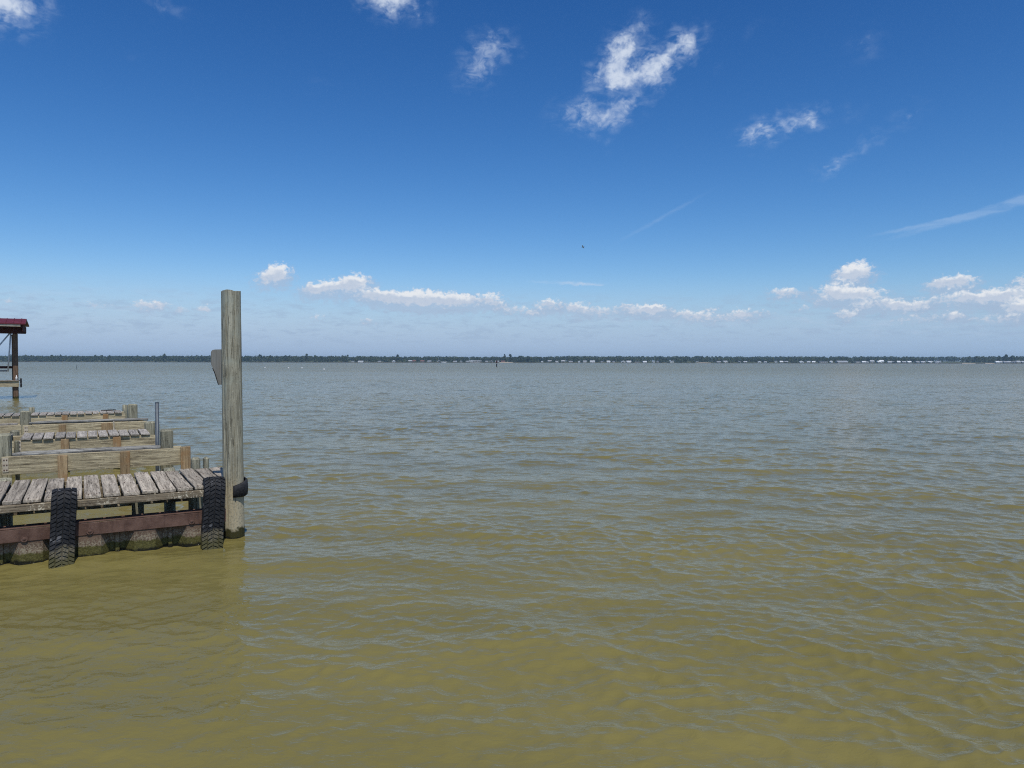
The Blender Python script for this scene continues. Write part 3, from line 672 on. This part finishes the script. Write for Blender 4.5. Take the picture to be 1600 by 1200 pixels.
# ------------------------------------------------------------------ markers, floats, bird
mk = empty('channel_marker', (-7.77, 376.1, 0)); tag(mk, 'dark channel marker post standing in open water in front of the far shore', 'channel marker')
bm = bmesh.new(); tube(bm, [(0, 0, -1), (0, 0, 2.2)], .28, 10); put('post', bm_mesh('post', bm), mk, [plain('black post', (.03, .028, .03))])
hb('top_panel', mk, plain('dark red panel', (.07, .03, .03)), -.42, .42, -.34, -.29, 2.1, 3.0)
hb('pale_band', mk, plain('pale band', (.35, .35, .33)), -.30, .30, -.31, .31, 1.5, 1.75)
stk = empty('thin_stake', (-131, 224, 0)); tag(stk, 'thin grey stake leaning out of the water near the red boathouse', 'stake')
bm = bmesh.new(); tube(bm, [(0, 0, -1), (.05, 0, .6), (.22, 0, 1.5)], .05, 6); put('stick', bm_mesh('stick', bm), stk, [M_steel])
M_float = plain('white float plastic', (.75, .76, .76), .5, .05)
for i, (x, y) in enumerate(((-97.8, 294.9), (-80.8, 269.4), (-76.2, 270.3), (-57.8, 229.0))):
    bm = bmesh.new(); bmesh.ops.create_uvsphere(bm, u_segments=14, v_segments=10, radius=.22)
    for v in bm.verts: v.co.z = v.co.z*(.8 if v.co.z < 0 else 1.0); v.co.x *= 1.35
    o = put('float', bm_mesh('float', bm, True), None, [M_float]); o.location = (x, y, .08)
    bm = bmesh.new(); tube(bm, [(0, 0, .28), (0, 0, .42)], .05, 6); put('eye', bm_mesh('eye', bm), o, [M_steel])
    tag(o, ['white float bobbing on the lake, farthest left of the four floats', 'white float bobbing on the lake, left one of the middle pair', 'white float bobbing on the lake, right one of the middle pair',
            'white float bobbing on the lake, the nearest and farthest right of the four'][i], 'float', 'white floats on the lake')
bd = empty('flying_bird', (5.67, 60, 11.7)); bd.rotation_euler = (R(-8), R(18), R(70)); bd.scale = (.55, .55, .55); tag(bd, 'small dark and pale bird flying alone high above the lake', 'bird')
bm = bmesh.new(); tube(bm, [(0, -.24, 0), (0, -.16, .005), (0, -.05, .0), (0, .07, 0), (0, .13, .012), (0, .17, .015), (0, .22, .005)], [.010, .028, .055, .05, .03, .033, .006], 10)
put('body', bm_mesh('body', bm, True), bd, [plain('dark feathers', (.06, .065, .07), .8)])
for sx in (-1, 1):
    V = []; out = [(.03, .06, 0), (.03, -.09, 0), (.20, .10, .10), (.20, -.06, .10), (.38, .05, .07), (.38, -.06, .07), (.52, -.05, .0)]
    V = [(sx*a, b, c_) for a, b, c_ in out]+[(sx*a, b, c_+.008) for a, b, c_ in out]
    Fc = [(0, 1, 3, 2), (2, 3, 5, 4), (4, 5, 6)]; Fc = Fc+[tuple(q+7 for q in f_[::-1]) for f_ in Fc]
    for a, b in ((0, 2), (2, 4), (4, 6), (6, 5), (5, 3), (3, 1), (1, 0)): Fc.append((a, b, b+7, a+7))
    put('wing', mesh('wing', V, Fc), bd, [plain('grey white feathers', (.45, .46, .48), .8)])

# ------------------------------------------------------------------ far shore: land, forest, houses
SH = 1690.0
def shore_y(x):
    b = 18*math.sin(x*.006)+9*math.sin(x*.021+1)+40*sstep(-200, -900, np.float64(x))*0
    if 975 < x < 1085: b += 0
    return SH+float(b)
xs = np.arange(-3000, 3001, 12.0)
V, Fc = [], []
prof_y = [(-1.5, -1.2), (0, 0.25), (1.5, 0.9), (8, 1.4), (60, 2.5), (300, 4), (900, 7), (2600, 9)]
for i, x in enumerate(xs):
    for dy_, z in prof_y: V.append((x, shore_y(x)+dy_, z))
k = len(prof_y)
for i in range(len(xs)-1):
    for j in range(k-1): Fc.append((i*k+j, (i+1)*k+j, (i+1)*k+j+1, i*k+j+1))
m_, g = newmat('far bank ground'); P = g.n('ShaderNodeNewGeometry').outputs['Position']
z = g.xyz(P)[2]; nz = g.noise(g.map(P, (.02, .02, .02)), 1, 4, .6).outputs['Fac']
gc = g.mix(g.mr(nz, .4, .65), (.05, .07, .025), (.12, .11, .05)); finish(g, g.mix(g.mr(z, 1.0, .7), gc, (.06, .05, .04)), .95)
land = put('far_bank_land', mesh('far_bank_land', V, Fc), None, [m_]); tag(land, kind='structure')

def foliage(name, c1, c2):
    m_, g = newmat(name)
    at_ = g.n('ShaderNodeAttribute', attribute_name='tone').outputs['Fac']
    nz = g.noise(g.n('ShaderNodeNewGeometry').outputs['Position'], .35, 3, .6).outputs['Fac']
    c = g.mix(at_, c1, c2); c = g.mix(g.m('MULTIPLY', nz, .5), c, tuple(x*.5 for x in c1))
    pb = g.n('ShaderNodeBsdfPrincipled', {'Base Color': c, 'Roughness': .9, 'Specular IOR Level': .15})
    tr = g.n('ShaderNodeBsdfTranslucent', {'Color': c})
    mx = g.n('ShaderNodeMixShader', {0: .38, 1: pb.outputs[0], 2: tr.outputs[0]})
    g.n('ShaderNodeOutputMaterial', {'Surface': mx.outputs[0]}); return m_
M_fol = foliage('far tree foliage', (.085, .120, .062), (.19, .215, .10))
M_trunk = plain('far trunk bark', (.13, .10, .075))
def crown_quads(cx, cy, z0, h, w, n, kind, rg):
    """leaf clump quads through an uneven crown volume"""
    u_ = rg.random(n); a = rg.uniform(0, 6.283, n)
    if kind == 'pine':
        zz = z0+h*(.35+.65*u_); rad = w*.5*np.sqrt(np.clip(1.1-u_, .05, 1))*rg.uniform(.3, 1.05, n)
    else:
        ce = np.clip(1-(2*u_-1)**2, .06, 1)**.5; lob = 1+.28*np.sin(3*a+rg.uniform(0, 6))
        zz = z0+h*(.10+.90*u_); rad = w*.5*ce*lob*rg.uniform(.45, 1.05, n)
    c = np.stack([cx+rad*np.cos(a), cy+rad*np.sin(a), zz], -1)
    sz = rg.uniform(.11, .24, n)[:, None]*w*.9
    d1 = rg.normal(size=(n, 3)); d1 /= np.linalg.norm(d1, axis=1)[:, None]
    d2 = np.cross(d1, rg.normal(size=(n, 3))); d2 /= np.linalg.norm(d2, axis=1)[:, None]
    q = np.stack([c-d1*sz-d2*sz*.7, c+d1*sz-d2*sz*.6, c+d1*sz*.9+d2*sz*.7, c-d1*sz*.8+d2*sz*.8], 1)
    return q
def quads_mesh(name, Q, tone):
    me = bpy.data.meshes.new(name); n = len(Q)
    me.vertices.add(4*n); me.vertices.foreach_set('co', Q.reshape(-1).astype(np.float32))
    me.loops.add(4*n); me.loops.foreach_set('vertex_index', np.arange(4*n, dtype=np.int32))
    me.polygons.add(n); me.polygons.foreach_set('loop_start', np.arange(0, 4*n, 4, dtype=np.int32)); me.update(calc_edges=True)
    at_ = me.attributes.new('tone', 'FLOAT', 'FACE'); at_.data.foreach_set('value', tone.astype(np.float32)); return me
# x, width, height, wall, roof, shape, distance behind the bank, own label
HOUSES = [
 (-358, 6, 3.0, 'white', 'white', 'flat', 6, ''), (-341, 12, 3.6, 'white', 'white', 'gable', 5, ''), (-300, 7, 3.4, 'pale', 'grey', 'gable', 8, ''),
 (-268, 7.5, 5.0, 'white', 'white', 'front', 6, 'bright white shed with rounded white roof below the bushy pine on the far shore'),
 (-233, 9, 5.5, 'pale', 'silver', 'gable', 30, ''), (-222, 8, 5, 'brown', 'red', 'gable', 16, ''), (-203, 9, 5, 'tan', 'red', 'gable', 14, ''), (-186, 9, 4.5, 'pale', 'silver', 'gable', 8, ''),
 (-165, 7, 5, 'white', 'grey', 'front', 12, ''), (-152, 12, 2.2, 'white', 'white', 'flat', 4, ''), (-128, 8, 4, 'pale', 'silver', 'gable', 10, ''), (-115, 6, 4.6, 'white', 'grey', 'front', 9, ''),
 (-98, 9, 4, 'pale', 'silver', 'gable', 8, ''), (-91, 6, 4.2, 'white', 'white', 'front', 5, ''),
 (-83, 27, 5.2, 'pale', 'white', 'flat', 9, 'long white flat roofed shed on the far shore, widest building left of the channel marker'),
 (-58, 6, 4, 'pale', 'grey', 'gable', 10, ''), (-47, 7, 5, 'white', 'grey', 'front', 9, ''), (-34, 9, 4.5, 'tan', 'silver', 'gable', 14, ''), (-21, 9, 4.5, 'tan', 'red', 'gable', 14, ''),
 (69, 4.5, 4, 'white', 'white', 'front', 6, 'small bright white shed right of the broad dark trees'),
 (87, 9, 6, 'pale', 'grey', 'gable', 22, ''), (103, 8, 4.4, 'white', 'silver', 'gable', 8, ''), (118, 9, 6, 'pale', 'silver', 'gable', 20, ''), (134, 9, 4.4, 'pale', 'grey', 'gable', 9, ''),
 (153, 5, 4.5, 'white', 'white', 'front', 6, ''), (166, 8, 5.2, 'white', 'silver', 'gable', 10, ''), (184, 11, 5.2, 'white', 'white', 'gable', 6, ''), (206, 6, 4.5, 'pale', 'grey', 'front', 9, ''),
 (221, 8, 5, 'white', 'white', 'gable', 7, ''), (234, 6, 4.8, 'white', 'grey', 'front', 12, ''),
 (256, 11, 5.4, 'white', 'white', 'front', 8, 'bright white shed with its gable to the lake, left half of the twin sheds'), (269, 11, 5, 'white', 'white', 'gable', 8, 'bright white twin shed with its long roof to the lake'),
 (289, 10, 3, 'pale', 'grey', 'flat', 8, ''),
 (306, 9, 4.5, 'white', 'white', 'gable', 5, ''), (327, 6, 5, 'white', 'silver', 'front', 8, ''), (337, 6, 5, 'pale', 'grey', 'front', 10, ''), (368, 9, 5, 'white', 'white', 'flat', 9, ''),
 (425, 8, 4.5, 'white', 'silver', 'front', 14, ''), (470, 10, 4, 'pale', 'grey', 'gable', 10, ''), (486, 9, 5.5, 'white', 'silver', 'gable', 14, ''), (517, 7, 4.6, 'pale', 'grey', 'front', 9, ''), (530, 8, 4.6, 'pale', 'silver', 'gable', 9, ''),
 (563, 8, 5, 'white', 'white', 'front', 8, ''), (576, 6, 4.2, 'white', 'grey', 'gable', 7, ''),
 (602, 6, 5.8, 'white', 'silver', 'front', 10, ''), (613, 8, 5.4, 'pale', 'white', 'gable', 9, ''), (625, 8, 5, 'pale', 'grey', 'gable', 11, ''), (657, 9, 5.6, 'white', 'white', 'front', 8, ''), (672, 7, 5, 'white', 'silver', 'gable', 8, ''),
 (682, 7, 5, 'white', 'white', 'gable', 7, ''), (702, 18, 4.4, 'pale', 'grey', 'flat', 8, ''), (719, 5, 6, 'white', 'white', 'front', 9, ''),
 (741, 24, 6, 'pale', 'silver', 'gable', 10, 'long pale hall with silver roof among the densest row of white houses'),
 (774, 12, 4.6, 'pale', 'grey', 'flat', 9, ''), (788, 8, 5.4, 'white', 'white', 'gable', 7, ''), (797, 6, 4.6, 'white', 'silver', 'front', 9, ''), (812, 9, 7.5, 'pale', 'silver', 'gable', 16, ''), (826, 8, 6, 'pale', 'white', 'gable', 12, ''),
 (834, 10, 8, 'white', 'white', 'gable', 14, ''), (851, 9, 5.5, 'white', 'silver', 'gable', 7, ''), (862, 8, 5, 'pale', 'grey', 'front', 9, ''),
 (876, 7, 6, 'white', 'white', 'gable', 10, ''), (889, 8, 5, 'pale', 'silver', 'gable', 9, ''), (901, 9, 5.6, 'white', 'white', 'gable', 8, ''), (922, 9, 5, 'pale', 'grey', 'gable', 9, ''), (934, 9, 5.4, 'white', 'silver', 'gable', 8, ''),
 (952, 10, 5.8, 'white', 'white', 'front', 8, ''), (964, 7, 4, 'white', 'grey', 'gable', 5, ''), (973, 8, 6.2, 'pale', 'silver', 'front', 12, ''),
 (1104, 8, 6, 'white', 'white', 'gable', 8, ''), (1113, 7, 6, 'white', 'silver', 'gable', 8, ''), (1127, 8, 5.4, 'grey', 'grey', 'gable', 9, ''), (1136, 9, 5.6, 'pale', 'silver', 'gable', 8, ''),
 (1152, 9, 6.4, 'grey', 'grey', 'front', 10, ''), (1163, 10, 7, 'pale', 'silver', 'gable', 10, ''), (1176, 10, 6.5, 'grey', 'silver', 'gable', 10, ''),
]

hx = np.array([h_[0] for h_ in HOUSES]); hw_ = np.array([h_[1] for h_ in HOUSES])
Q, T = [], []
rg = np.random.default_rng(5)
def add_tree(x, y, z0, h, w, kind='round', tone=None, n=46):
    q = crown_quads(x, y, z0, h, w, n, kind, rg); Q.append(q)
    t = rg.uniform(.05, .75) if tone is None else tone
    T.append(np.clip(t+rg.normal(0, .12, n), 0, 1))
for i in range(2300):
    x = rg.uniform(-1650, 1650); deep = rg.random()
    y = shore_y(x)+14+deep*150
    dens_left = x < -330
    free = np.min(np.abs(hx-x)-hw_*.75) > 2
    if not dens_left and y-shore_y(x) < 45 and not free: y += 45
    h = rg.uniform(10.5, 13.5) if dens_left else rg.uniform(9.5, 13)
    if -330 < x < 0: h *= .95
    if dens_left and rg.random() < .18: h += rg.uniform(1, 2.5)
    if 965 < x < 1100: y += 260; h = rg.uniform(9, 12)
    if x > 1100: h = rg.uniform(10, 16)
    kind = 'pine' if rg.random() < .35 else 'round'
    add_tree(x, y, 1.0+(y-SH)*.006, h, h*rg.uniform(.45, .75)*(.8 if kind == 'pine' else 1), kind, None if not dens_left else rg.uniform(.0, .5))
for i in range(520):      # waterside undergrowth
    x = rg.uniform(-1650, 1650)
    near_h = np.min(np.abs(hx-x)-hw_*.6) < 1
    if 965 < x < 1100 or (near_h and rg.random() < .6): continue
    add_tree(x, shore_y(x)+rg.uniform(5, 14), .8, rg.uniform(2.0, (3 if near_h else 6) if x > -330 else 9), rg.uniform(4, 8), 'round', rg.uniform(0, .7), 30)
for i in range(1500):     # wooded rise farther back
    x = rg.uniform(-2300, 2300); y = rg.uniform(2150, 2900)
    base = 4+(y-2150)*.0045
    if 150 < x: base += 2.2
    add_tree(x, y, base, rg.uniform(11, 13.5), rg.uniform(11, 17), 'round', rg.uniform(0, .35), 34)
forest = put('far_forest', quads_mesh('far_forest', np.concatenate(Q), np.concatenate(T)), None, [M_fol]); tag(forest, kind='stuff')

def tree(x, h, w, kind, label, dy_=26, tone=.25, z0=1.2):
    y = shore_y(x)+dy_
    root = empty('pine_tree' if kind == 'pine' else 'broadleaf_tree', (x, y, z0)); tag(root, label, 'tree', 'trees standing above the far shore')
    q = crown_quads(0, 0, 0, h, w, 130, kind, rg)
    put('crown', quads_mesh('crown', q, np.clip(tone+rg.normal(0, .13, 130), 0, 1)), root, [M_fol])
    bm = bmesh.new(); tube(bm, [(0, 0, -1.5), (.1, 0, h*.4), (0, .1, h*.9)], [.35, .25, .08], 7)
    for k_ in range(4):
        a = k_*1.6; zz = h*(.4+.12*k_); tube(bm, [(0, 0, zz), (math.cos(a)*w*.3, math.sin(a)*w*.3, zz+h*.1)], [.12, .04], 5)
    put('trunk', bm_mesh('trunk', bm), root, [M_trunk])
tree(-17, 18.5, 6, 'pine', 'slim pine above the far tree line, left one of the pair near the channel marker')
tree(-4, 19, 8, 'pine', 'dark pine above the far tree line, right one of the pair near the channel marker')
tree(20, 13.5, 15, 'round', 'broad dark tree close to the water just right of the channel marker', 14, .02)
tree(36, 12.5, 14, 'round', 'second broad dark tree right of the channel marker, next to the white shed', 16, .05)
tree(-262, 16.5, 9, 'pine', 'bushy pine standing above the far trees left of the white rounded shed')
tree(-470, 18, 9, 'pine', 'tallest pine of the dense wood between the wooden pole and the white houses')
tree(-810, 17.5, 10, 'round', 'taller round tree of the dense left wood, left of the grey sign')
tree(-690, 17, 9, 'pine', 'taller pine of the dense left wood, close to the left of the grey sign')
tree(-585, 16.5, 10, 'round', 'taller round tree of the dense left wood, just right of the wooden pole')
tree(1122, 16.5, 9, 'pine', 'spiky pine above the houses at the right end of the far shore', 24, .1)
tree(1141, 19, 12, 'pine', 'tallest dark pine near the right edge of the far shore', 24, .02)
tree(1160, 17, 12, 'round', 'broad dark tree at the right edge of the far shore beside the tallest pine', 24, .02)

WALLS = {'white': (.66, .67, .66), 'pale': (.38, .37, .34), 'grey': (.33, .34, .35), 'tan': (.42, .35, .27), 'brown': (.22, .15, .11)}
ROOFS = {'white': (.78, .80, .80), 'grey': (.36, .37, .39), 'dark': (.10, .10, .11), 'red': (.26, .12, .09), 'silver': (.45, .47, .49)}
MW = {k: plain(k+' siding', v, .7, .08) for k, v in WALLS.items()}; MR = {k: plain(k+' roofing', v, .5, .08) for k, v in ROOFS.items()}
M_glass = plain('dark window glass', (.03, .035, .04), .15, .1, 3, .6)
def house(x, w, h, wall, roof, style, dy_, label, name='lakeside_house', cat='house', group='houses along the far shore'):
    y = shore_y(x)+dy_; d = max(5.0, w*.7); z0 = 1.0; h *= .86; w *= .92
    root = empty(name, (x, y, z0), R(random.uniform(-14, 14))); tag(root, label, cat, group)
    wh = h*(.58 if style != 'flat' else .85)
    hb('wall', root, MW[wall], -w/2, w/2, -d/2, d/2, -1.2, wh, bev=0)
    bm = bmesh.new(); o_ = .5
    if style == 'gable':      # ridge along x
        sec = [(-d/2-o_, wh+.02), (0, h), (d/2+o_, wh+.02), (d/2+o_, wh-.2), (-d/2-o_, wh-.2)]
        a = [bm.verts.new((-w/2-o_, t, z)) for t, z in sec]; b = [bm.verts.new((w/2+o_, t, z)) for t, z in sec]
    elif style == 'front':    # gable towards the lake
        sec = [(-w/2-o_, wh+.02), (0, h), (w/2+o_, wh+.02), (w/2+o_, wh-.2), (-w/2-o_, wh-.2)]
        a = [bm.verts.new((t, -d/2-o_, z)) for t, z in sec]; b = [bm.verts.new((t, d/2+o_, z)) for t, z in sec]
    else:
        sec = [(-d/2-o_, wh), (-d/2-o_, wh+.35), (d/2+o_, h), (d/2+o_, h-.3)]
        a = [bm.verts.new((-w/2-o_, t, z)) for t, z in sec]; b = [bm.verts.new((w/2+o_, t, z)) for t, z in sec]
    n_ = len(sec)
    for i in range(n_): bm.faces.new((a[i], a[(i+1) % n_], b[(i+1) % n_], b[i]))
    bm.faces.new(a[::-1]); bm.faces.new(b)
    put('roof', bm_mesh('roof', bm), root, [MR[roof]])
    nw = max(1, int(w/4.0))
    for i in range(nw):
        xc = -w/2+w*(i+.5)/nw; hb('window', root, M_glass, xc-.6, xc+.6, -d/2-.05, -d/2-.003, .7, min(wh-.3, 2.1), bev=0)
ORD = ['first', 'second', 'third', 'fourth', 'fifth', 'sixth', 'seventh', 'eighth', 'ninth', 'tenth', 'eleventh', 'twelfth', 'thirteenth', 'fourteenth', 'fifteenth', 'sixteenth', 'seventeenth', 'eighteenth']
MARKS = [(-1e9, 'right of the wooden pole'), (-75, 'right of the long white shed'), (60, 'right of the channel marker'), (280, 'right of the bright twin sheds'), (430, 'right of the pale sand strip'),
         (755, 'right of the long silver hall'), (1090, 'right of the pale beach strip')]
seen = {}
for (x, w, h, wall, roof, style, dy_, lab) in HOUSES:
    if lab: house(x, w, h, wall, roof, style, dy_, lab); continue
    mk_ = [t for q, t in MARKS if x >= q][-1]; seen[mk_] = seen.get(mk_, 0)+1
    st_ = {'gable': 'gabled house', 'front': 'gable fronted house', 'flat': 'low shed'}[style]
    house(x, w, h, wall, roof, style, dy_, '%s %s under %s roof, %s house %s' % (wall, st_, roof, ORD[seen[mk_]-1], mk_))

for x0, x1, nm, dep in ((420, 452, 'sand_strip', 9), (1016, 1046, 'beach_strip', 10), (-30, 3, 'beige_bank', 8), (1068, 1092, 'far_beach', 8)):
    V, Fc = [], []; n_ = 10
    for i in range(n_+1):
        x = x0+(x1-x0)*i/n_; f_ = math.sin(math.pi*i/n_)**.5
        for a, b in ((-.6, .25), (0, .95), (.5, 1.25), (dep, 1.75)): V.append((x, shore_y(x)-1.2+a*(f_ if a > 0 else 1), b*(.4+.6*f_)))
    for i in range(n_):
        for j in range(3): Fc.append((i*4+j, (i+1)*4+j, (i+1)*4+j+1, i*4+j+1))
    o = put(nm, mesh(nm, V, Fc), None, [MW['tan']]); tag(o, kind='structure')

# ------------------------------------------------------------------ haze: the air over the lake
HAZE = 1.5e-4
if HAZE:
    m_, g = newmat('lake air'); v_ = g.n('ShaderNodeVolumePrincipled', {'Color': (.56, .79, .96, 1), 'Density': HAZE, 'Anisotropy': 0.2})
    g.n('ShaderNodeOutputMaterial', {'Volume': v_.outputs[0]})
    hz = put('haze', box_me('haze', -5800, 5800, -60, 5900, -2.4, 30, bev=0), None, [m_]); tag(hz, kind='stuff')
